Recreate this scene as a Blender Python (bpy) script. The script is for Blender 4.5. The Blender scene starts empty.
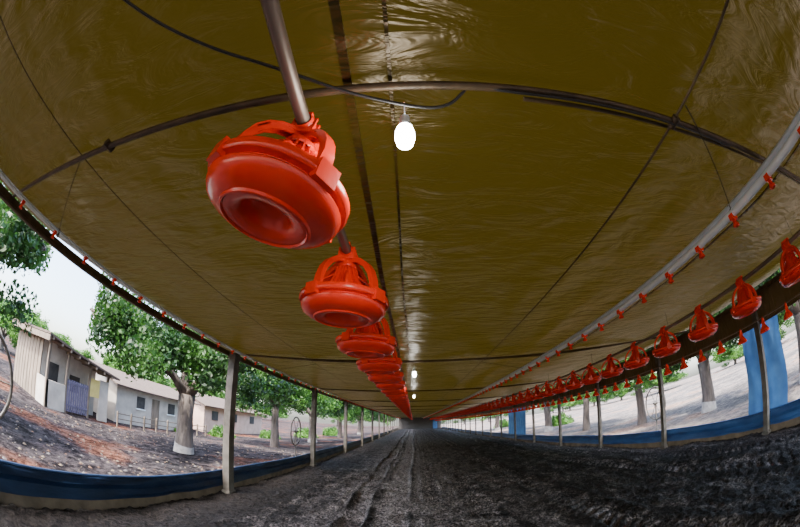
import bpy, bmesh, math, random
import numpy as np
from mathutils import Vector, Matrix
random.seed(7); np.random.seed(7)
S = bpy.context.scene
COL = S.collection
CAMH = 1.53
CEIL = 2.50
XL, XR = -3.0, 5.7
Y0, Y1 = -7.0, 72.0

# ---------------------------------------------------------------- materials
def new_mat(name):
    m = bpy.data.materials.new(name); m.use_nodes = True
    nt = m.node_tree
    return m, nt, nt.nodes['Principled BSDF'], nt.nodes['Material Output']

def noise_mat(name, c1, c2, scale=5, rough=0.6, bump=0.2, bscale=None, metallic=0, stretch=(1,1,1), spec=0.5, dist=0.02, detail=6, lo=0.3, hi=0.7, trans=0):
    m, nt, p, out = new_mat(name)
    N, L = nt.nodes, nt.links
    tc = N.new('ShaderNodeTexCoord'); mp = N.new('ShaderNodeMapping')
    mp.inputs['Scale'].default_value = stretch
    L.new(tc.outputs['Object'], mp.inputs['Vector'])
    n = N.new('ShaderNodeTexNoise'); n.inputs['Scale'].default_value = scale; n.inputs['Detail'].default_value = detail
    L.new(mp.outputs[0], n.inputs['Vector'])
    r = N.new('ShaderNodeValToRGB')
    r.color_ramp.elements[0].position = lo; r.color_ramp.elements[1].position = hi
    r.color_ramp.elements[0].color = (*c1, 1); r.color_ramp.elements[1].color = (*c2, 1)
    L.new(n.outputs['Fac'], r.inputs[0]); L.new(r.outputs[0], p.inputs['Base Color'])
    p.inputs['Roughness'].default_value = rough; p.inputs['Metallic'].default_value = metallic
    p.inputs['Specular IOR Level'].default_value = spec
    if bump > 0:
        n2 = N.new('ShaderNodeTexNoise'); n2.inputs['Scale'].default_value = bscale or scale*4; n2.inputs['Detail'].default_value = 5
        L.new(mp.outputs[0], n2.inputs['Vector'])
        b = N.new('ShaderNodeBump'); b.inputs['Strength'].default_value = bump; b.inputs['Distance'].default_value = dist
        L.new(n2.outputs['Fac'], b.inputs['Height']); L.new(b.outputs[0], p.inputs['Normal'])
    if trans>0:
        t = N.new('ShaderNodeBsdfTranslucent'); L.new(r.outputs[0], t.inputs['Color'])
        mx = N.new('ShaderNodeMixShader'); mx.inputs[0].default_value=trans
        L.new(p.outputs[0], mx.inputs[1]); L.new(t.outputs[0], mx.inputs[2]); L.new(mx.outputs[0], out.inputs[0])
    return m

M_orange = noise_mat('orange_plastic', (0.82,0.024,0.007), (0.92,0.044,0.012), scale=6, rough=0.26, bump=0.03, bscale=30)
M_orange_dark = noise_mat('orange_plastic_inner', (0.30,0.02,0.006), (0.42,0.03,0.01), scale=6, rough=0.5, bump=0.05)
M_galv = noise_mat('galvanised_steel', (0.13,0.095,0.075), (0.28,0.22,0.18), scale=9, rough=0.4, bump=0.05, metallic=0.5, stretch=(1,.15,1))
M_rust = noise_mat('dark_painted_steel', (0.045,0.03,0.016), (0.11,0.075,0.04), scale=12, rough=0.5, bump=0.1, metallic=0.3)
M_pvc = noise_mat('white_pvc', (0.74,0.82,0.86), (0.84,0.92,0.95), scale=5, rough=0.4, bump=0.02)
M_alu = noise_mat('grey_conduit', (0.45,0.54,0.60), (0.58,0.67,0.72), scale=7, rough=0.4, bump=0.02)
M_cable = noise_mat('black_cable', (0.008,0.008,0.008), (0.02,0.02,0.02), rough=0.45, bump=0)
M_cord = noise_mat('cord', (0.03,0.025,0.015), (0.07,0.06,0.04), rough=0.8, bump=0)
M_conc = noise_mat('concrete', (0.08,0.06,0.042), (0.17,0.13,0.09), scale=4, rough=0.9, bump=0.3)
M_post = noise_mat('concrete_post', (0.06,0.055,0.048), (0.14,0.13,0.115), scale=6, rough=0.85, bump=0.3)
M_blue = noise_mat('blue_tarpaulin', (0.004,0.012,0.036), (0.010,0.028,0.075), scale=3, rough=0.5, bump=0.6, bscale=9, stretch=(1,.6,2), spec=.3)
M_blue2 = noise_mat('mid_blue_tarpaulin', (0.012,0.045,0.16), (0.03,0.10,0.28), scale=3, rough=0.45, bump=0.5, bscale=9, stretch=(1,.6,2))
M_bluel = noise_mat('light_blue_tarpaulin', (0.04,0.12,0.30), (0.08,0.22,0.46), scale=3, rough=0.4, bump=0.4, bscale=8, trans=.35)
M_bark = noise_mat('bark', (0.04,0.032,0.028), (0.13,0.105,0.09), scale=6, rough=0.95, bump=0.8, bscale=14, stretch=(1,1,.3), dist=0.05)
M_lime = noise_mat('limewashed_bark', (0.18,0.17,0.16), (0.32,0.30,0.28), scale=8, rough=0.95, bump=0.6)
M_stone1 = noise_mat('grey_stone', (0.06,0.055,0.055), (0.13,0.12,0.12), scale=3, rough=0.95, bump=0.2, spec=.1)
M_stone2 = noise_mat('brown_stone', (0.05,0.03,0.022), (0.12,0.07,0.05), scale=3, rough=0.95, bump=0.2, spec=.1)
M_wallw = noise_mat('painted_wall', (0.36,0.33,0.30), (0.55,0.51,0.46), scale=2, rough=0.9, bump=0.1)
M_peach = noise_mat('peach_wall', (0.50,0.34,0.27), (0.65,0.46,0.37), scale=2, rough=0.9, bump=0.1)
M_wood = noise_mat('weathered_wood', (0.10,0.08,0.06), (0.22,0.17,0.13), scale=5, rough=0.9, bump=0.3, stretch=(1,1,.2))
M_roof = noise_mat('tile_roof', (0.06,0.045,0.038), (0.13,0.10,0.085), scale=6, rough=0.95, bump=0.5, stretch=(1,6,1), spec=.15)
M_dark = noise_mat('dark_opening', (0.02,0.02,0.022), (0.05,0.045,0.045), rough=0.6, bump=0)
M_purple = noise_mat('purple_paint', (0.09,0.08,0.14), (0.16,0.14,0.22), rough=0.6, bump=0.1)
M_yellow = noise_mat('yellow_paint', (0.60,0.48,0.14), (0.70,0.58,0.2), rough=0.6, bump=0.1)
M_tyre = noise_mat('grey_hoop', (0.05,0.05,0.05), (0.14,0.13,0.12), rough=0.6, bump=0.2)
M_endwall = noise_mat('dark_end_tarp', (0.02,0.018,0.018), (0.045,0.04,0.035), rough=0.7, bump=0.2)

def leaf_mat(name, c1, c2):
    m, nt, p, out = new_mat(name); N, L = nt.nodes, nt.links
    tc = N.new('ShaderNodeTexCoord'); n = N.new('ShaderNodeTexNoise'); n.inputs['Scale'].default_value = 1.6
    L.new(tc.outputs['Object'], n.inputs['Vector'])
    r = N.new('ShaderNodeValToRGB'); r.color_ramp.elements[0].position=.35; r.color_ramp.elements[1].position=.65
    r.color_ramp.elements[0].color=(*c1,1); r.color_ramp.elements[1].color=(*c2,1)
    L.new(n.outputs['Fac'], r.inputs[0]); L.new(r.outputs[0], p.inputs['Base Color'])
    p.inputs['Roughness'].default_value=.5
    t = N.new('ShaderNodeBsdfTranslucent'); L.new(r.outputs[0], t.inputs['Color'])
    mx = N.new('ShaderNodeMixShader'); mx.inputs[0].default_value=.4
    L.new(p.outputs[0], mx.inputs[1]); L.new(t.outputs[0], mx.inputs[2]); L.new(mx.outputs[0], out.inputs[0])
    return m
M_leaf = leaf_mat('leaves', (0.008,0.034,0.005), (0.038,0.11,0.014))
M_leaf2 = leaf_mat('leaves_light', (0.022,0.080,0.010), (0.10,0.25,0.03))

# ceiling tarp
def tarp_mat(name='olive_yellow_tarp', k=1.0, c=None):
    m, nt, p, out = new_mat(name); N, L = nt.nodes, nt.links
    tc = N.new('ShaderNodeTexCoord')
    n = N.new('ShaderNodeTexNoise'); n.inputs['Scale'].default_value=0.9; n.inputs['Detail'].default_value=8; n.inputs['Roughness'].default_value=.6
    L.new(tc.outputs['Object'], n.inputs['Vector'])
    r = N.new('ShaderNodeValToRGB'); r.color_ramp.elements[0].position=.3; r.color_ramp.elements[1].position=.7
    c1,c2 = c or ((0.0080,0.0054,0.0011),(0.018,0.0127,0.0016))
    r.color_ramp.elements[0].color=(c1[0]*k,c1[1]*k,c1[2]*k,1); r.color_ramp.elements[1].color=(c2[0]*k,c2[1]*k,c2[2]*k,1)
    L.new(n.outputs['Fac'], r.inputs[0]); L.new(r.outputs[0], p.inputs['Base Color'])
    p.inputs['Roughness'].default_value=.33
    p.inputs['Specular IOR Level'].default_value=.42
    p.inputs['Specular Tint'].default_value=(1.0,.84,.66,1)
    mp = N.new('ShaderNodeMapping'); mp.inputs['Scale'].default_value=(1.6,5,1)
    L.new(tc.outputs['Object'], mp.inputs['Vector'])
    n1 = N.new('ShaderNodeTexNoise'); n1.inputs['Scale'].default_value=1.5; n1.inputs['Detail'].default_value=4; n1.inputs['Distortion'].default_value=1.2
    L.new(mp.outputs[0], n1.inputs['Vector'])
    n2 = N.new('ShaderNodeTexNoise'); n2.inputs['Scale'].default_value=2.2; n2.inputs['Detail'].default_value=2
    L.new(tc.outputs['Object'], n2.inputs['Vector'])
    b1 = N.new('ShaderNodeBump'); b1.inputs['Strength'].default_value=1.0; b1.inputs['Distance'].default_value=.045
    b2 = N.new('ShaderNodeBump'); b2.inputs['Strength'].default_value=.9; b2.inputs['Distance'].default_value=.08
    L.new(n1.outputs['Fac'], b1.inputs['Height']); L.new(n2.outputs['Fac'], b2.inputs['Height'])
    L.new(b1.outputs[0], b2.inputs['Normal']); L.new(b2.outputs[0], p.inputs['Normal'])
    t = N.new('ShaderNodeBsdfTranslucent'); t.inputs['Color'].default_value=(0.30*k,0.205*k,0.012*k,1)
    mx = N.new('ShaderNodeMixShader'); mx.inputs[0].default_value=.013
    L.new(p.outputs[0], mx.inputs[1]); L.new(t.outputs[0], mx.inputs[2]); L.new(mx.outputs[0], out.inputs[0])
    return m
M_tarp = tarp_mat()
M_seam = tarp_mat('tarp_seam_tape', 2.4)
M_valance = tarp_mat('brown_side_tarp', 1.0, ((0.06,0.034,0.022),(0.12,0.07,0.048)))

def floor_mat():
    m, nt, p, out = new_mat('dark_litter_soil'); N, L = nt.nodes, nt.links
    tc = N.new('ShaderNodeTexCoord')
    n = N.new('ShaderNodeTexNoise'); n.inputs['Scale'].default_value=2.2; n.inputs['Detail'].default_value=12; n.inputs['Roughness'].default_value=.8
    mp = N.new('ShaderNodeMapping'); mp.inputs['Scale'].default_value=(1.5,.8,1)
    L.new(tc.outputs['Object'], mp.inputs['Vector']); L.new(mp.outputs[0], n.inputs['Vector'])
    at = N.new('ShaderNodeAttribute'); at.attribute_name='soil_tone'
    ad = N.new('ShaderNodeMath'); ad.operation='MULTIPLY_ADD'; ad.inputs[1].default_value=.14
    L.new(at.outputs['Fac'], ad.inputs[0]); L.new(n.outputs['Fac'], ad.inputs[2])
    r = N.new('ShaderNodeValToRGB'); r.color_ramp.elements[0].position=.42; r.color_ramp.elements[1].position=.74
    r.color_ramp.elements[0].color=(0.014,0.0123,0.0115,1); r.color_ramp.elements[1].color=(0.25,0.224,0.212,1)
    L.new(ad.outputs[0], r.inputs[0])
    g = N.new('ShaderNodeTexNoise'); g.inputs['Scale'].default_value=34; g.inputs['Detail'].default_value=6; g.inputs['Roughness'].default_value=.7
    L.new(tc.outputs['Object'], g.inputs['Vector'])
    r2 = N.new('ShaderNodeValToRGB'); r2.color_ramp.elements[0].position=.44; r2.color_ramp.elements[1].position=.60
    r2.color_ramp.elements[0].color=(0.2,0.2,0.2,1); r2.color_ramp.elements[1].color=(2.3,2.2,2.15,1)
    L.new(g.outputs['Fac'], r2.inputs[0])
    mm = N.new('ShaderNodeMix'); mm.data_type='RGBA'; mm.blend_type='MULTIPLY'; mm.inputs[0].default_value=1
    L.new(r.outputs[0], mm.inputs[6]); L.new(r2.outputs[0], mm.inputs[7]); L.new(mm.outputs[2], p.inputs['Base Color'])
    p.inputs['Roughness'].default_value=.75; p.inputs['Specular IOR Level'].default_value=.2
    b = N.new('ShaderNodeBump'); b.inputs['Strength'].default_value=1; b.inputs['Distance'].default_value=.03
    b3 = N.new('ShaderNodeBump'); b3.inputs['Strength'].default_value=1; b3.inputs['Distance'].default_value=.08
    g3 = N.new('ShaderNodeTexNoise'); g3.inputs['Scale'].default_value=9; g3.inputs['Detail'].default_value=7
    L.new(tc.outputs['Object'], g3.inputs['Vector']); L.new(g3.outputs['Fac'], b3.inputs['Height'])
    L.new(g.outputs['Fac'], b.inputs['Height']); L.new(b3.outputs[0], b.inputs['Normal']); L.new(b.outputs[0], p.inputs['Normal'])
    return m
M_floor = floor_mat()
def ground_mat(name, ca, cb, cc, lo=.2, hi=2.4):
    m, nt, p, out = new_mat(name); N, L = nt.nodes, nt.links
    tc = N.new('ShaderNodeTexCoord')
    n = N.new('ShaderNodeTexNoise'); n.inputs['Scale'].default_value=.35; n.inputs['Detail'].default_value=9
    L.new(tc.outputs['Object'], n.inputs['Vector'])
    r = N.new('ShaderNodeValToRGB'); e=r.color_ramp.elements
    e[0].position=.38; e[1].position=.62; e[0].color=(*ca,1); e[1].color=(*cc,1)
    e2=r.color_ramp.elements.new(.54); e2.color=(*cb,1)
    L.new(n.outputs['Fac'], r.inputs[0])
    g = N.new('ShaderNodeTexNoise'); g.inputs['Scale'].default_value=3.2; g.inputs['Detail'].default_value=12; g.inputs['Roughness'].default_value=.85
    L.new(tc.outputs['Object'], g.inputs['Vector'])
    r2 = N.new('ShaderNodeValToRGB'); r2.color_ramp.elements[0].color=(lo,lo,lo*1.1,1); r2.color_ramp.elements[1].color=(hi,hi*.96,hi*.93,1)
    r2.color_ramp.elements[0].position=.44; r2.color_ramp.elements[1].position=.60
    L.new(g.outputs['Fac'], r2.inputs[0])
    mm = N.new('ShaderNodeMix'); mm.data_type='RGBA'; mm.blend_type='MULTIPLY'; mm.inputs[0].default_value=1
    L.new(r.outputs[0], mm.inputs[6]); L.new(r2.outputs[0], mm.inputs[7]); L.new(mm.outputs[2], p.inputs['Base Color'])
    p.inputs['Roughness'].default_value=1; p.inputs['Specular IOR Level'].default_value=.02
    b = N.new('ShaderNodeBump'); b.inputs['Strength'].default_value=1; b.inputs['Distance'].default_value=.12
    L.new(g.outputs['Fac'], b.inputs['Height']); L.new(b.outputs[0], p.inputs['Normal'])
    return m
M_ground = ground_mat('gravel_yard',(0.019,0.018,0.020),(0.034,0.029,0.031),(0.085,0.038,0.026), .25, 2.7)
M_ground2 = ground_mat('pale_dirt_yard',(0.10,0.094,0.09),(0.17,0.155,0.147),(0.24,0.17,0.135), .5, 1.7)

def emis_mat(name, col, s):
    m, nt, p, out = new_mat(name)
    e = nt.nodes.new('ShaderNodeEmission'); e.inputs[0].default_value=(*col,1); e.inputs[1].default_value=s
    nt.links.new(e.outputs[0], out.inputs[0]); return m
M_bulb = emis_mat('lit_bulb', (1,.98,.93), 40)

# ---------------------------------------------------------------- mesh helpers
class MB:
    def __init__(s): s.v=[]; s.f=[]; s.m=[]
    def add(s, verts, faces, mi=0):
        o=len(s.v); s.v+= [tuple(x) for x in verts]; s.f += [tuple(i+o for i in f) for f in faces]; s.m += [mi]*len(faces)
    def lathe(s, prof, n=40, mi=0, c=(0,0,0), sharp=None):
        V=[];F=[]
        for (r,z) in prof:
            for k in range(n):
                a=2*math.pi*k/n; V.append((c[0]+r*math.cos(a), c[1]+r*math.sin(a), c[2]+z))
        for i in range(len(prof)-1):
            for k in range(n):
                k2=(k+1)%n; F.append((i*n+k,i*n+k2,(i+1)*n+k2,(i+1)*n+k))
        s.add(V,F,mi)
    def box(s, a, b, mi=0, M=None):
        x0,y0,z0=a;x1,y1,z1=b
        V=[(x0,y0,z0),(x1,y0,z0),(x1,y1,z0),(x0,y1,z0),(x0,y0,z1),(x1,y0,z1),(x1,y1,z1),(x0,y1,z1)]
        if M is not None: V=[tuple(M@Vector(v)) for v in V]
        s.add(V,[(0,3,2,1),(4,5,6,7),(0,1,5,4),(1,2,6,5),(2,3,7,6),(3,0,4,7)],mi)
    def tube(s, pts, rad, n=10, mi=0, cap=True):
        pts=[Vector(p) for p in pts]
        if not hasattr(rad,'__len__'): rad=[rad]*len(pts)
        V=[];F=[]; up=None
        for i,p in enumerate(pts):
            t=(pts[min(i+1,len(pts)-1)]-pts[max(i-1,0)]).normalized()
            if up is None:
                up=Vector((0,0,1)) if abs(t.z)<.9 else Vector((1,0,0))
            a=t.cross(up).normalized(); b=a.cross(t).normalized(); up=b
            for k in range(n):
                g=2*math.pi*k/n; V.append(p+(a*math.cos(g)+b*math.sin(g))*rad[i])
        for i in range(len(pts)-1):
            for k in range(n):
                k2=(k+1)%n; F.append((i*n+k,i*n+k2,(i+1)*n+k2,(i+1)*n+k))
        if cap:
            F.append(tuple(range(n))[::-1]); F.append(tuple((len(pts)-1)*n+k for k in range(n)))
        s.add(V,F,mi)
    def ribbon(s, pts, side, w, th, mi=0):
        pts=[Vector(p) for p in pts]; side=Vector(side)
        if not hasattr(w,'__len__'): w=[w]*len(pts)
        V=[];F=[]
        for i,p in enumerate(pts):
            t=(pts[min(i+1,len(pts)-1)]-pts[max(i-1,0)]).normalized(); nn=t.cross(side).normalized()
            h=w[i]/2
            for (sx,sy) in ((-1,-1),(1,-1),(1,1),(-1,1)):
                V.append(p+side*h*sx+nn*th/2*sy)
        for i in range(len(pts)-1):
            for k in range(4):
                k2=(k+1)%4; F.append((i*4+k,i*4+k2,(i+1)*4+k2,(i+1)*4+k))
        F.append((3,2,1,0)); q=(len(pts)-1)*4; F.append((q,q+1,q+2,q+3))
        s.add(V,F,mi)
    def mesh(s, name, mats, smooth=True, angle=38):
        me=bpy.data.meshes.new(name); me.from_pydata(s.v,[],s.f)
        for m in mats: me.materials.append(m)
        me.polygons.foreach_set('material_index', s.m)
        bm=bmesh.new(); bm.from_mesh(me); bmesh.ops.recalc_face_normals(bm, faces=bm.faces); bm.to_mesh(me); bm.free()
        if smooth:
            me.polygons.foreach_set('use_smooth',[True]*len(me.polygons)); me.set_sharp_from_angle(angle=math.radians(angle))
        me.update(); return me
def obj(name, me, loc=(0,0,0), rot=(0,0,0), scale=(1,1,1), parent=None):
    o=bpy.data.objects.new(name, me); o.location=loc; o.rotation_euler=rot; o.scale=scale; COL.objects.link(o)
    if parent: o.parent=parent
    return o

# ---------------------------------------------------------------- room shell
nx=90; ys=np.concatenate([np.arange(Y0,12,.12), np.arange(12,Y1+.01,.8)])
xs=np.linspace(XL-.12,XR+.1,nx)
bars=[-4.3,.6]+[5.1+4.9*i for i in range(14)]
def sag(x,y):
    k=max([b for b in bars if b<=y] or [bars[0]-5]); k2=min([b for b in bars if b>y] or [y+2])
    t=(y-k)/(k2-k)
    seam=abs(math.sin((x+.2)*math.pi/1.35))**.6
    return .03*math.sin(math.pi*t) + .022*seam + .008*math.sin(7*x+3*y)*math.sin(2.3*y-x) + .003*math.sin(13*y+4*math.sin(2*x))*(1-t)
V=[(x,y,CEIL+sag(x,y)) for y in ys for x in xs]
F=[(j*nx+i,j*nx+i+1,(j+1)*nx+i+1,(j+1)*nx+i) for j in range(len(ys)-1) for i in range(nx-1)]
mb=MB(); mb.add(V,F); obj('ceiling', mb.mesh('ceiling',[M_tarp],angle=180))

# floor with wheel ruts
xs=np.arange(XL+.0,XR+.001,.03); ys=np.concatenate([np.arange(Y0,-.5,.3),np.arange(-.5,9,.03),np.arange(9,20,.1),np.arange(20,Y1+.01,.6)])
X,Y=np.meshgrid(xs,ys)
H=np.zeros_like(X); C=np.zeros_like(X)
rng=np.random.RandomState(3)
def wav(lo,hi,n,amp,an=3.14):
    o=np.zeros_like(X)
    for k in range(n):
        f=rng.uniform(lo,hi); a=rng.uniform(-an,an); o+=amp*np.sin(f*(X*np.cos(a)+Y*np.sin(a))+rng.uniform(0,6))
    return o
H+= wav(1,5,16,.0055)+wav(6,14,24,.0028)+wav(18,60,50,.0016)
H+= rng.normal(0,.005,H.shape)*(Y<12)
BR=np.clip(.7+wav(1.5,5,14,.12),0,1)
def rut(xc,w,d,wob=.05,ph=0,tread=True,pitch=.16,cc=1.0,rr=.5):
    global H,C
    c=xc+wob*np.sin(Y*.35+ph)+.02*np.sin(Y*1.3+ph*2); u=(X-c)/w
    m=np.clip(1.15-np.abs(u),0,1); m=np.clip(m*3,0,1)*BR
    H-= d*m; C+= cc*m  # compacted rut gets a lighter soil tone
    rd=np.exp(-((np.abs(u)-1.25)/.22)**2)*BR
    H+= d*.9*rd; C-= rr*rd
    if tread:
        ph2=(Y+np.abs(u)*w*.9)/pitch
        tt=(np.clip(np.sin(2*math.pi*ph2)*3,-1,1))
        H+= m*.028*tt; C-= m*.9*tt
rut(-.86,.15,.055,ph=1,tread=False,cc=.5,rr=1.4); rut(-.27,.22,.03,ph=2,tread=False,cc=1.0,rr=1.2)
rut(.40,.15,.02,ph=2.2,tread=True,cc=.3,pitch=.13)
rut(1.1,.2,.015,ph=2.5,cc=.3)
rut(2.3,.27,.03,ph=0,cc=.7,pitch=.2); rut(4.2,.27,.03,ph=.3,cc=.7,pitch=.2)
rut(5.0,.18,.015,ph=1,cc=.0)
C+= 1.0*np.exp(-((X+.2)/1.2)**2)  # broad tone across the floor: lighter along the middle
C-= np.clip((-X-1.2),0,1.5)*1.0; C-= .5*np.clip((X-1.7),0,1)  # tone darker towards both side walls
H+= .05
mb=MB(); n=len(xs)
mb.add(list(zip(X.ravel(),Y.ravel(),H.ravel())), [(j*n+i,j*n+i+1,(j+1)*n+i+1,(j+1)*n+i) for j in range(len(ys)-1) for i in range(n-1)])
fme=mb.mesh('floor',[M_floor],angle=180)
at=fme.attributes.new('soil_tone','FLOAT','POINT'); at.data.foreach_set('value', C.ravel().astype(np.float32))
obj('floor', fme)

# outdoor ground
prof=[(-120,-.5),(-40,-.5),(-20,-.5),(-12,-.5),(-8,-.25),(-4,-.08),(-3.2,-.06),(5.9,-.06),(7,-.05),(10,.0),(20,.25),(40,.9),(120,1.2)]
yy=[-60,-20,0,10,20,40,80,160]
mb=MB(); gv=[(x,y,z) for y in yy for x,z in prof]
mb.add(gv,[(j*13+i,j*13+i+1,(j+1)*13+i+1,(j+1)*13+i) for j in range(7) for i in range(12)])
mb.m=[0 if i<7 else 1 for j in range(7) for i in range(12)]
gobj=obj('ground', mb.mesh('ground',[M_ground,M_ground2],angle=180))
# loose stones in the yard (one merged object, part of the ground)
rn=np.random.RandomState(12); mb=MB()
px=-3.5-rn.rand(1800)**1.5*8; py=rn.rand(1800)*16-1
for i in range(1800):
    x,y=px[i],py[i]
    if (x+6.7)**2+(y-8.7)**2<.4: continue
    z=np.interp(x,[p[0] for p in prof],[p[1] for p in prof]); s=.015+.04*rn.rand()**2; a=rn.rand()*6.28
    c,s_=math.cos(a)*s,math.sin(a)*s
    mb.add([(x+c,y+s_,z),(x-s_,y+c,z),(x-c,y-s_,z),(x+s_,y-c,z),(x+c*.3,y+s_*.3,z+s*.6)],[(0,1,4),(1,2,4),(2,3,4),(3,0,4)],rn.randint(0,3))
obj('loose_stones', mb.mesh('loose_stones',[M_conc,M_stone2,M_stone1],smooth=False), parent=gobj)

# side walls: dwarf wall + rolled tarpaulin
def side_wall(name, x, sgn):
    mb=MB()
    a,b=(x, x+.14*sgn); mb.box((min(a,b),Y0,-.1),(max(a,b),Y1,.20),0)
    ms=mb.mesh(name,[M_conc],smooth=False); root=obj(name, ms)
    yv=np.concatenate([np.arange(Y0,14,.12),np.arange(14,Y1,1.0)]); zz=[.16,.22,.28,.34,.40,.43]
    V=[]
    for y in yv:
        for z in zz:
            V.append((x-.012*sgn-.02*sgn*math.sin(5*z*8+.7*math.sin(y*1.3))+.010*math.sin(y*6+z*9), y, z+.010*math.sin(y*1.28)))
    nz=len(zz); F=[(j*nz+i,j*nz+i+1,(j+1)*nz+i+1,(j+1)*nz+i) for j in range(len(yv)-1) for i in range(nz-1)]
    mb=MB(); mb.add(V,F)
    mb.tube([(x-.01*sgn,y,.435+.010*math.sin(y*1.28)) for y in yv],.018,8)
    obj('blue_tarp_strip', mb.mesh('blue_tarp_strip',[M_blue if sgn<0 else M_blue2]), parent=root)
    mb=MB(); a,b=(x-.02*sgn,x+.10*sgn); mb.box((min(a,b),Y0,CEIL-.09),(max(a,b),Y1,CEIL-.03),0)
    mb.tube([(x-.05*sgn,Y0,CEIL-.11),(x-.05*sgn,Y1,CEIL-.11)],.014,8,0)
    obj('eave_beam', mb.mesh('eave_beam',[M_rust],smooth=True), parent=root)
    return root
wl=side_wall('wall_left', XL, -1); wr=side_wall('wall_right', XR, 1)
yv=np.concatenate([np.arange(Y0,16,.15),np.arange(16,Y1,1.0)]); zz=np.linspace(1.92,CEIL-.03,9)
V=[(XR+.02+.02*math.sin(y*4+z*2)+.012*math.sin(y*9.3), y, z+.015*math.sin(y*1.01)) for y in yv for z in zz]; nz=9
mb=MB(); mb.add(V,[(j*nz+i,j*nz+i+1,(j+1)*nz+i+1,(j+1)*nz+i) for j in range(len(yv)-1) for i in range(nz-1)])
mb.tube([(XR+.02,Y0,1.92),(XR+.02,Y1,1.92)],.015,8)
obj('side_tarp', mb.mesh('side_tarp',[M_valance]), parent=wr)
mb=MB()
mb.box((XL,Y1,0),(XR,Y1+.1,CEIL),0); mb.box((4.0,Y1-.06,.1),(4.9,Y1,1.9),1)
for k in range(6): mb.box((XL+.6+k*1.5,Y1-.08,0),(XL+.7+k*1.5,Y1,CEIL),0)
obj('wall_back', mb.mesh('wall_back',[M_endwall,M_bluel],smooth=False))

# posts
def post_mesh(w,d):
    mb=MB(); mb.box((-w/2,-d/2,-.1),(w/2,d/2,CEIL-.06)); mb.box((-w/2-.015,-d/2-.02,CEIL-.16),(w/2+.015,d/2+.02,CEIL-.10))
    mb.box((-w/2-.015,-d/2-.03,-.1),(w/2+.015,d/2+.03,.10))
    return mb.mesh('support_post',[M_post],smooth=False)
pm=post_mesh(.12,.17); pm2=post_mesh(.09,.11)
for i in range(14): 
    obj('support_post', pm, (XL+.11,4.93+4.9*i,0))
for i in range(-2,22): obj('support_post', pm2, (XR-.11,3.15+3.1*i,0))

# transverse ceiling pipes
for i,y in enumerate(bars):
    mb=MB(); mb.tube([(x,y+.0,CEIL-.035+.006*math.sin(x*2)) for x in np.linspace(XL,XR,24)],.015,10)
    mb.tube([(x,y+.05,CEIL-.012) for x in np.linspace(XL+ (3.4 if i==1 else 0),XR,12)],.009,8)
    for x in (-1.35,1.1,3.2): mb.tube([(x,y-.03,CEIL-.035),(x,y+.03,CEIL-.035)],.020,10)
    obj('ceiling_pipe', mb.mesh('ceiling_pipe',[M_rust]))
mb=MB()
mb.tube([(1.1,y,CEIL-.03) for y in np.linspace(Y0,Y1,40)],.006,8)
mb.tube([(-1.62,y,CEIL-.03) for y in np.linspace(Y0,Y1,40)],.003,8)
obj('ceiling_rod', mb.mesh('ceiling_rod',[M_rust]))
mb=MB()
for x,wd in ((-.2,.03),(-.06,.012),(2.5,.03)):
    mb.ribbon([(x+.006*math.sin(y*2),y,CEIL-.001+.006*math.sin(y*5)) for y in np.linspace(Y0,Y1,400)],(1,0,0),wd,.006)
obj('trim_1', mb.mesh('tarp_seam',[M_seam]))

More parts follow.
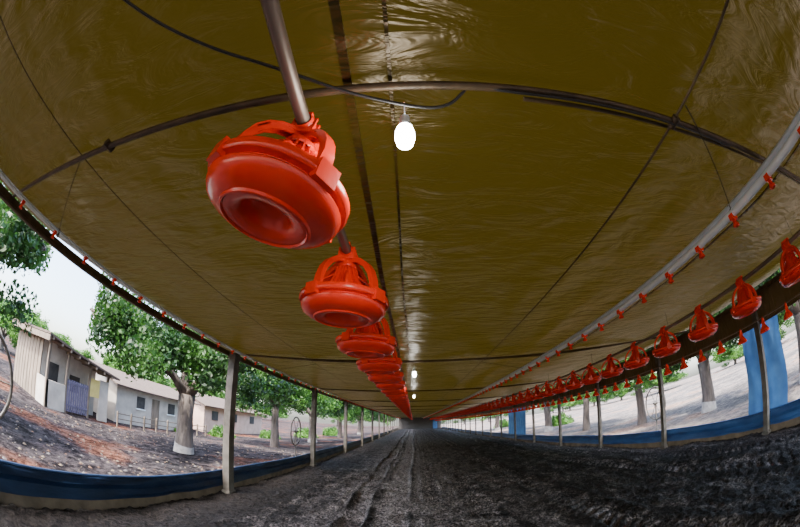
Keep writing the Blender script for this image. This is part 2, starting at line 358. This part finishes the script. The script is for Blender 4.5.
# ---------------------------------------------------------------- feeders
def feeder_mesh():
    mb=MB(); k_=1.08; dz=-.028
    pan=[(.0005,-.262),(.030,-.262),(.050,-.266),(.062,-.280),(.068,-.298),(.075,-.311),(.090,-.319),(.112,-.321),(.138,-.317),(.162,-.308),(.181,-.294),(.190,-.278),(.192,-.266),(.188,-.260),
         (.176,-.256),(.178,-.250),(.199,-.248),(.204,-.242),(.204,-.224),(.200,-.217),(.186,-.214),(.172,-.212),(.166,-.206),(.158,-.200),(.150,-.204)]
    pan=[(r*k_,z+dz) for r,z in pan]
    mb.lathe(pan,64,0)
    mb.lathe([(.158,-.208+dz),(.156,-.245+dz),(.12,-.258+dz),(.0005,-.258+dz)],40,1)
    mb.lathe([(.118*k_,-.321+dz),(.122*k_,-.327+dz),(.127*k_,-.326+dz),(.130*k_,-.319+dz)],64,0)
    mb.lathe([(.034,-.02),(.036,-.085),(.044,-.10),(.047,-.115),(.062,-.160),(.082,-.205),(.090,-.232),(.084,-.238),(.03,-.238)],32,0)
    mb.lathe([(.05,-.085),(.053,-.08),(.053,-.068),(.05,-.062),(.036,-.06)],32,0)
    for k in range(14):
        a=2*math.pi*k/14+.1; c,s_=math.cos(a),math.sin(a)
        mb.ribbon([(.045*c,.045*s_,-.075),(.060*c,.060*s_,-.14),(.100*c,.100*s_,-.225)],(-s_,c,0),.006,.014,0)
    arm=[(.178,-.262),(.186,-.225),(.182,-.180),(.165,-.130),(.136,-.088),(.098,-.058),(.060,-.042),(.03,-.036)]
    for k in range(4):
        a=math.pi/4+math.pi/2*k+.25; c,s_=math.cos(a),math.sin(a)
        mb.ribbon([(r*c,r*s_,z) for r,z in arm],(-s_,c,0),[.062,.048,.040,.038,.038,.040,.046,.050],.011,0)
        for sd in (-1,1):
            mb.ribbon([((r-.006)*c-sd*.016*s_,(r-.006)*s_+sd*.016*c,z-.010) for r,z in arm[1:]],(-s_,c,0),.006,.020,0)
        mb.box((.198,-.034,-.292),(.224,.034,-.236),0,Matrix.Rotation(a,4,'Z'))
    for k in range(4):
        a=math.pi/2*k+.25; c,s_=math.cos(a),math.sin(a)
        mb.ribbon([(.165*c,.165*s_,-.23),(.145*c,.145*s_,-.185),(.11*c,.11*s_,-.15),(.06*c,.06*s_,-.12)],(-s_,c,0),.014,.007,0)
    n=20; V=[];F=[]
    for j,y in enumerate((-.06,-.052,.052,.06)):
        rr=.028 if j in(0,3) else .034
        for k in range(n): a=2*math.pi*k/n; V.append((rr*math.cos(a),y,rr*math.sin(a)))
    for j in range(3):
        for k in range(n): F.append((j*n+k,j*n+(k+1)%n,(j+1)*n+(k+1)%n,(j+1)*n+k))
    mb.add(V,F,0)
    for y in (-.045,-.015,.015,.045):
        mb.box((-.042,y-.004,-.045),(.042,y+.004,.02),0)
    mb.box((-.046,-.03,-.052),(.046,.03,-.028),0)
    mb.box((-.012,-.05,.03),(.012,.05,.05),0)
    return mb.mesh('poultry_feeder',[M_orange,M_orange_dark],angle=42)
fm=feeder_mesh()
def feeder_row(x, zp, y0, nnear, sp, tilt0=.0):
    rng=random.Random(int(x*100)+9)
    mb=MB(); mb.tube([(x,y,zp) for y in np.linspace(Y0,Y1-1,60)],.0225,14)
    for y in np.arange(-4.0,Y1-2,3.05): mb.tube([(x,y-.05,zp),(x,y+.05,zp)],.027,14)
    root=obj('feeder_line', mb.mesh('feed_pipe',[M_galv]))
    for i in range(nnear):
        ry=rng.uniform(-.03,.03)
        obj('poultry_feeder', fm, (x,y0+sp*i,zp), (0,tilt0 if i==0 else ry,0))
    o=obj('distant_feeders', fm, (x,y0+sp*nnear,zp), parent=root)
    am=o.modifiers.new('array','ARRAY'); am.use_relative_offset=False; am.use_constant_offset=True
    am.constant_offset_displace=(0,sp,0); am.count=int((Y1-2-y0-sp*nnear)/sp)
    mb=MB()
    for y in np.arange(1.1+.0,Y1-2,2.34): mb.tube([(x,y,zp+.02),(x,y,CEIL)],.003,5)
    obj('suspension_cords', mb.mesh('suspension_cord',[M_cord]), parent=root)
feeder_row(-.325, CAMH+.83, .69, 12, .83, .20)
feeder_row(3.4, CAMH+.74, 1.22-.78, 16, .78)

# ---------------------------------------------------------------- drinker lines
def drinker_line(x, z, y0, spc, r, a, b, size=1.0, name='drinker_line'):
    mb=MB()
    mb.tube([(x,y,z) for y in np.linspace(Y0,Y1-1,60)],r,12,0)
    mb.tube([(x,y,z+r*1.7) for y in np.linspace(Y0,Y1-1,60)],r*.8,10,1)
    y=y0
    while y<Y1-2:
        s=size
        mb.box((x-.032*s,y-.020*s,z-.040*s),(x+.032*s,y+.020*s,z-.002*s),2)
        mb.box((x-.010*s,y-.012*s,z-.055*s),(x+.010*s,y+.012*s,z-.02*s),2)
        mb.lathe([(.004*s,-.05*s),(.012*s,-.052*s),(.026*s,-.075*s),(.028*s,-.085*s),(.020*s,-.088*s),(.001,-.08*s)],12,2,(x,y,z))
        y+=spc
    root=obj(name, mb.mesh(name,[M_pvc,M_alu,M_orange]))
    mb=MB()
    for k in range(20):
        a2=(a[0],a[1]+k*4.9,a[2]); b2=(b[0],b[1]+k*4.9,b[2])
        if b2[1]>Y1-2: break
        mb.tube([a2,b2],.0035,6)
        mb.tube([(b2[0]-.012,b2[1],b2[2]+.03),(b2[0]+.012,b2[1],b2[2]-.04)],.012,6)
    obj('suspension_cords', mb.mesh('suspension_cord',[M_cord]), parent=root)
drinker_line(2.0, CAMH+.83, -.6, .41, .027, (1.12,.5,CEIL-.03),(2.0,1.03,CAMH+.86))
drinker_line(-2.58, CAMH+.85, -.6, .41, .012, (-1.62,.59,CEIL-.03),(-2.58,1.08,CAMH+.86), size=.7)

# low line of bell drinkers on the right
x=4.35; zc=CAMH+.22
mb=MB(); mb.tube([(x,y,zc+.13) for y in np.linspace(Y0,Y1-1,50)],.010,10,1)
y=1.86-.46*3
while y<Y1-2:
    mb.lathe([(.001,-.06),(.05,-.062),(.078,-.055),(.084,-.042),(.080,-.03),(.050,.012),(.028,.04),(.016,.055),(.014,.10),(.022,.105),(.022,.125),(.001,.13)],16,0,(x,y,zc))
    mb.ribbon([(x-.045,y,zc+.01),(x-.045,y,zc+.07),(x-.02,y,zc+.12),(x,y,zc+.145),(x+.02,y,zc+.12),(x+.045,y,zc+.07),(x+.045,y,zc+.01)],(0,1,0),.014,.006,0)
    y+=.46
root=obj('bell_drinker_line', mb.mesh('bell_drinker_line',[M_orange,M_galv]))
mb=MB()
for y in np.arange(1.0,Y1-2,2.3): mb.tube([(x,y,zc+.13),(x,y,CEIL)],.003,5)
obj('suspension_cords', mb.mesh('suspension_cord',[M_cord]), parent=root)

# ---------------------------------------------------------------- electric cable + bulbs
cu=bpy.data.curves.new('electric_cable','CURVE'); cu.dimensions='3D'; cu.bevel_depth=.0055; cu.bevel_resolution=3
pts=[(-1.0,-.25,.96),(-.84,.05,.93),(-.61,.31,.90),(-.364,.46,.875),(-.168,.577,.862),(.043,.645,.862),(.13,.645,.88),(.18,.62,.93),(.21,.60,.96),(.30,.60,.915),(.55,.60,.918),(.8,.60,.92),(1.1,.60,.92),(1.6,.62,.93)]
spl=cu.splines.new('NURBS'); spl.points.add(len(pts)-1)
for i,p in enumerate(pts): spl.points[i].co=(p[0],p[1],p[2]+CAMH,1)
spl.order_u=3; spl.use_endpoint_u=True
cu.materials.append(M_cable); obj('electric_cable', cu)
def bulb(x,y,first=False):
    mb=MB(); zt=CEIL-.02; q=1.15
    mb.tube([(x,y-.03,zt),(x,y-.02,zt-.05),(x,y,CAMH+.895)],.003,6,1)
    mb.lathe([(.001,.075),(.017,.07),(.018,.035),(.022,.03),(.022,.018)],16,1,(x,y,CAMH+.83))
    mb.lathe([(r*q,z*q) for r,z in [(.014,.02),(.022,.012),(.027,-.01),(.028,-.03),(.022,-.055),(.010,-.066),(.001,-.068)]],20,0,(x,y,CAMH+.83))
    me=mb.mesh('light_bulb',[M_bulb,M_pvc]); bo=obj('light_bulb', me)
    l=bpy.data.lights.new('bulb_glow','POINT'); l.energy=9 if first else 2.5; l.color=(1,.96,.88); l.shadow_soft_size=.08
    lo=bpy.data.objects.new('bulb_glow',l); lo.location=(x,y,CAMH+.64); COL.objects.link(lo); lo.parent=bo
bulb(-.012,.71,True)
for k in range(1,3): bulb(.02,.71+4.85*k)  # two further bulbs added for interior light, nearer one at a reflected streak

# ---------------------------------------------------------------- hoops and blue curtains
def hoop(x,y,z,r):
    mb=MB(); mb.tube([(0,r*math.cos(a),r*math.sin(a)) for a in np.linspace(0,2*math.pi,49)],.02,8,cap=False)
    for k in range(3):
        a=k*math.pi/3; mb.tube([(0,-r*math.cos(a),-r*math.sin(a)),(0,r*math.cos(a),r*math.sin(a))],.008,6)
    mb.tube([(-.06,0,0),(.06,0,0)],.035,12)
    mb.tube([(0,0,0),(0,0,-z-.1)],.02,8)
    obj('winch_wheel', mb.mesh('winch_wheel',[M_tyre]), (x,y,0+z))
hoop(-3.28,.78,CAMH-.45,.45); hoop(-3.28,9.4,CAMH-.43,.42); hoop(6.0,7.0,CAMH-.4,.42)
def curtain(x,ya,yb,za,zb):
    mb=MB(); yv=np.linspace(ya,yb,50); zv=np.linspace(za,zb,10)
    V=[(x+.02*math.sin(y*16+math.sin(z*3)),y+.02*math.sin(z*5),z) for y in yv for z in zv]
    mb.add(V,[(j*10+i,j*10+i+1,(j+1)*10+i+1,(j+1)*10+i) for j in range(49) for i in range(9)])
    obj('blue_curtain', mb.mesh('blue_curtain',[M_bluel]))
curtain(XR+.16,2.75,3.75,.38,1.94); curtain(XR+.16,17.5,21,.38,1.94)

# ---------------------------------------------------------------- trees
def tree_mesh(seed, H=6.5, fork=2.5, tr=.30, spread=2.6, nleaf=15000, leaf=M_leaf, lowest=2.2, ls=.11, lime=False):
    rg=random.Random(seed); rn=np.random.RandomState(seed)
    mb=MB(); tips=[]
    lean=rg.uniform(-.15,.15)
    tp=[(0,0,-.3),(0,0,.0),(.02,.0,fork*.35),(lean*.5,.03,fork*.7),(lean,.05,fork)]
    mb.tube(tp,[tr*1.5,tr*1.15,tr*.92,tr*.85,tr*.95],14,0)
    if lime: mb.tube([(0,0,-.1),(0,0,.0),(.012,0,fork*.22)],[tr*1.4,tr*1.17,tr*1.0],14,2)
    nl=rg.choice([4,5])
    for k in range(nl):
        a=2*math.pi*k/nl+rg.uniform(-.4,.4); p=Vector((lean,.05,fork-.1)); rad=tr*.55
        d=Vector((math.cos(a)*.55,math.sin(a)*.55,1)).normalized(); pts=[p.copy()];rr=[rad]
        for q in range(6):
            d=(d+Vector((rg.uniform(-.25,.25)+math.cos(a)*.14,rg.uniform(-.25,.25)+math.sin(a)*.14,rg.uniform(-.15,.1)))).normalized()
            p=p+d*(H-fork)/6.2; rad*=.78; pts.append(p.copy()); rr.append(rad)
            if q>=1:
                b=Vector((rg.uniform(-1,1),rg.uniform(-1,1),rg.uniform(-.3,.5))).normalized(); e=p+b*rg.uniform(.6,1.3)*spread/2.6
                mb.tube([p,(p+e)/2+Vector((0,0,.08)),e],[rad*.5,rad*.35,rad*.12],6,0); tips.append(e); tips.append((p+e)/2)
        mb.tube(pts,rr,10,0); tips+=pts[3:]
    for q in range(34):
        a=rg.uniform(0,6.28); r=spread*rg.uniform(.35,1); tips.append(Vector((r*math.cos(a),r*math.sin(a),rg.uniform(lowest+.3,H*.7))))
    T=np.array([tuple(t) for t in tips]); n=nleaf
    c=T[rn.randint(0,len(T),n)]; off=rn.normal(0,1,(n,3)); off/=np.linalg.norm(off,axis=1)[:,None]; off*= (rn.rand(n,1)**.5)*.62*spread/2.6
    off[:,2]*=.7; P=c+off; P[:,2]=np.maximum(P[:,2],lowest-.3+rn.rand(n)*.6)
    keep=np.hypot(P[:,0],P[:,1])<spread+.45; P=P[keep]; n=len(P)
    u=rn.normal(0,1,(n,3)); u/=np.linalg.norm(u,axis=1)[:,None]; w=np.cross(u,rn.normal(0,1,(n,3))); w/=np.linalg.norm(w,axis=1)[:,None]
    s=ls*(.6+.8*rn.rand(n,1)); a=P-u*s*.5; b=P+w*s*.28; cc=P+u*s*.5; d=P-w*s*.28
    VV=np.stack([a,b,cc,d],1).reshape(-1,3); o=len(mb.v); mb.v+=[tuple(x) for x in VV.tolist()]
    mb.f+=[(o+4*i,o+4*i+1,o+4*i+2,o+4*i+3) for i in range(n)]; mb.m+=[1]*n
    me=bpy.data.meshes.new('tree'); me.from_pydata(mb.v,[],mb.f)
    for m in (M_bark,leaf,M_lime): me.materials.append(m)
    me.polygons.foreach_set('material_index',mb.m); me.polygons.foreach_set('use_smooth',[x!=1 for x in mb.m]); me.update(); return me
tA=tree_mesh(11,H=6.2,fork=1.9,tr=.30,spread=3.1,nleaf=54000,lowest=1.9,lime=True,ls=.13)
tB=tree_mesh(23,H=6.5,fork=2.2,tr=.22,spread=3.0,nleaf=40000,leaf=M_leaf2,lowest=1.6,ls=.13)
tC=tree_mesh(37,H=7.5,fork=1.6,tr=.25,spread=3.8,nleaf=24000,leaf=M_leaf2,lowest=.5,ls=.24)
obj('shade_tree', tA, (-6.7,8.6,-.25))
obj('shade_tree', tA, (-9.0,.0,-.35),(0,0,1))
obj('shade_tree', tB, (-6.9,16.5,-.25),(0,0,2))
obj('shade_tree', tA, (-6.8,23,-.25),(0,0,3)); obj('shade_tree', tB, (-6.8,32,-.25),(0,0,4)); obj('shade_tree', tA, (-6.8,44,-.25),(0,0,5))
for i,(x,y) in enumerate([(10.6,8.9),(10.2,13.0),(10.4,4.0),(9.8,18.0),(9.8,24),(9.8,31),(9.8,40)]):
    obj('shade_tree', [tA,tB][i%2], (x,y,0),(0,0,i*1.7))
rg=random.Random(3)
for i in range(14): obj('background_tree', tC, (-34-rg.uniform(0,14),12+i*6.5,-.5),(0,0,i*1.1),(1.1,1.1,.7+rg.random()*.3))
for i in range(12): obj('background_tree', tC, (32+rg.uniform(0,10),-8+i*9,.6),(0,0,i*1.3),(1,1,.5+rg.random()*.3))
for i in range(8): obj('background_tree', tC, (-24+i*8,100+rg.uniform(0,10),-.2),(0,0,i*1.3))

# ---------------------------------------------------------------- farm buildings
def slab(mb,a,b,c,d,t=.07,mi=0):
    V=[Vector(p) for p in (a,b,c,d)]; nn=(V[1]-V[0]).cross(V[3]-V[0]).normalized(); 
    if nn.z<0: nn=-nn
    mb.add([v+nn*.02 for v in V]+[v+nn*(t+.02) for v in V],[(0,1,2,3),(7,6,5,4),(0,1,5,4),(1,2,6,5),(2,3,7,6),(3,0,4,7)],mi)
def house(name,x0,x1,y0,y1,zb,ze,zr,wall):
    root=bpy.data.objects.new(name,None); COL.objects.link(root)
    xm=(x0+x1)/2
    mb=MB()
    V=[(x0,y0,zb),(x1,y0,zb),(x1,y1,zb),(x0,y1,zb),(x0,y0,ze),(x1,y0,ze),(x1,y1,ze),(x0,y1,ze),(xm,y0,zr),(xm,y1,zr)]
    F=[(0,1,5,8,4),(2,3,7,9,6),(1,2,6,5),(3,0,4,7),(4,8,9,7),(8,5,6,9)]
    mb.add(V,F); obj('walls', mb.mesh('walls',[wall],smooth=False), parent=root)
    mb=MB(); e=.35; k=(zr-ze)/(x1-xm)
    slab(mb,(x1+e,y0-e,ze-k*e),(x1+e,y1+e,ze-k*e),(xm,y1+e,zr),(xm,y0-e,zr)); slab(mb,(x0-e,y0-e,ze-k*e),(x0-e,y1+e,ze-k*e),(xm,y1+e,zr),(xm,y0-e,zr))
    obj('roof', mb.mesh('roof',[M_roof],smooth=False), parent=root)
    return root
# lean-to shed with porch, roof falling toward +Y
h1=bpy.data.objects.new('farm_shed',None); COL.objects.link(h1)
def zr_(y): return 2.16-(y-6.0)*.165
mb=MB()
mb.add([(-17,6.5,-.5),(-13.5,6.5,-.5),(-13.5,9.8,-.5),(-17,9.8,-.5),(-17,6.5,zr_(6.5)),(-13.5,6.5,zr_(6.5)),(-13.5,9.8,zr_(9.8)),(-17,9.8,zr_(9.8))],
       [(0,1,5,4),(1,2,6,5),(2,3,7,6),(3,0,4,7),(4,5,6,7)],0)
mb.box((-12.5,6.35,-.5),(-12.38,7.35,.55),0); mb.box((-12.5,9.3,-.5),(-12.38,9.85,1.25),0)
mb.box((-13.5,6.35,-.5),(-12.38,6.45,.55),0)
obj('walls', mb.mesh('walls',[M_wallw],smooth=False), parent=h1)
mb=MB(); slab(mb,(-17.5,6.0,zr_(6.0)),(-12.0,6.0,zr_(6.0)),(-12.0,10.2,zr_(10.2)),(-17.5,10.2,zr_(10.2)),.08,0)
mb.box((-17.4,6.02,zr_(6.0)-.22),(-12.02,6.08,zr_(6.0)),1)
for y in (6.35,7.4,8.7,9.8): mb.box((-12.5,y-.05,-.5),(-12.4,y+.05,zr_(y)),1)
for k in range(8):
    yy_=6.2+k*.5; mb.box((-13.3,yy_,zr_(yy_)-.1),(-12.0,yy_+.06,zr_(yy_)),1)
for k in range(9):   # vertical boards on the gable end
    mb.box((-17+k*.4,6.44,-.5),(-16.66+k*.4,6.49,zr_(6.5)-.05),1)
obj('roof', mb.mesh('roof',[M_roof,M_wood],smooth=False), parent=h1)
mb=MB()
mb.box((-13.5,6.8,-.4),(-13.46,7.5,1.2),0); mb.box((-13.5,8.2,.3),(-13.46,8.8,1.0),0)
for k in range(10): mb.box((-12.46,7.45+k*.125,-.42),(-12.42,7.53+k*.125,.85),1)
mb.box((-12.48,7.42,.70),(-12.40,8.65,.78),1); mb.box((-12.48,7.42,-.2),(-12.40,8.65,-.12),1)
mb.box((-12.46,8.75,.45),(-12.40,9.3,1.2),2)
obj('gate_and_door', mb.mesh('door_panels',[M_dark,M_purple,M_yellow],smooth=False), parent=h1)
h2=house('farmhouse',-18,-13.0,10.9,17.5,-.5,1.35,1.95,M_wallw)
mb=MB()
for y in (12.4,15.0): mb.box((-13.0,y,.4),(-12.96,y+.6,1.0),0); mb.box((-12.98,y-.06,.34),(-12.93,y+.66,.40),1)
mb.box((-13.0,13.6,-.5),(-12.95,14.2,1.05),2)
obj('window_panels', mb.mesh('window_panels',[M_dark,M_pvc,M_wood],smooth=False), parent=h2)
h3=house('farmhouse',-18,-13.5,19.5,29,-.5,1.4,2.1,M_peach)
mb=MB()
for y in (20.5,23.4,26.5): mb.box((-13.5,y,.4),(-13.45,y+.8,1.05),0)
obj('window_panels', mb.mesh('window_panels',[M_dark],smooth=False), parent=h3)
mb=MB()
for k in range(9): mb.box((-11.7,9.9+k*.9,-.5),(-11.63,9.96+k*.9,.2))
mb.box((-11.68,9.9,.08),(-11.65,17.2,.12)); mb.box((-11.68,9.9,-.15),(-11.65,17.2,-.11))
obj('wooden_fence', mb.mesh('wooden_fence',[M_wood],smooth=False))
def shrub(seed):
    rn=np.random.RandomState(seed); n=5000; P=rn.normal(0,1,(n,3)); P/=np.linalg.norm(P,axis=1)[:,None]; P*=(rn.rand(n,1)**.35); P[:,2]=np.abs(P[:,2])*.9
    P*= (1+.25*np.sin(P[:,:1]*7)*np.cos(P[:,1:2]*6))
    u=rn.normal(0,1,(n,3)); u/=np.linalg.norm(u,axis=1)[:,None]; w=np.cross(u,rn.normal(0,1,(n,3))); w/=np.linalg.norm(w,axis=1)[:,None]; s=.14
    VV=np.stack([P-u*s*.5,P+w*s*.3,P+u*s*.5,P-w*s*.3],1).reshape(-1,3)
    me=bpy.data.meshes.new('shrub'); me.from_pydata([tuple(x) for x in VV.tolist()],[],[(4*i,4*i+1,4*i+2,4*i+3) for i in range(n)]); me.materials.append(M_leaf2); me.update(); return me
sm=shrub(4); rg=random.Random(9)
for (x,y,s) in [(-12.4,15.6,.4),(-11.5,18.8,.8),(-10.5,24,.8),(-9.5,30,1),(-9,38,1.1),(14,2.0,1.0),(13,29,1.2),(12,46,1.3)]:
    obj('shrub', sm, (x,y,-.5 if x<-9.9 else (-.35 if x<0 else 0)),(0,0,rg.uniform(0,6)),(s,s,s))

# ---------------------------------------------------------------- light
w=bpy.data.worlds.new('World'); S.world=w; w.use_nodes=True; nt=w.node_tree
sky=nt.nodes.new('ShaderNodeTexSky'); sky.sky_type='NISHITA'; sky.sun_elevation=math.radians(55); sky.sun_rotation=math.radians(200); sky.sun_disc=False
sky.air_density=1.0; sky.dust_density=4.0
bg=nt.nodes['Background']; nt.links.new(sky.outputs[0],bg.inputs[0]); bg.inputs[1].default_value=2.2
sl=bpy.data.lights.new('sun','SUN'); sl.energy=20; sl.angle=math.radians(1); sl.color=(1,.95,.87)
so=bpy.data.objects.new('sun',sl); so.rotation_euler=(math.radians(30),math.radians(-4),0); COL.objects.link(so)

# ---------------------------------------------------------------- camera : 10.5 mm fisheye on an APS-C sensor (180 deg diagonal)
cd=bpy.data.cameras.new('camera'); cd.lens=10.5; cd.sensor_width=24.7
cd.type='PANO'
cd.clip_start=.02; cd.clip_end=500
co=bpy.data.objects.new('camera',cd); co.location=(0,0,CAMH); co.rotation_euler=(math.radians(90+27),0,math.radians(2.2)); COL.objects.link(co)
S.camera=co
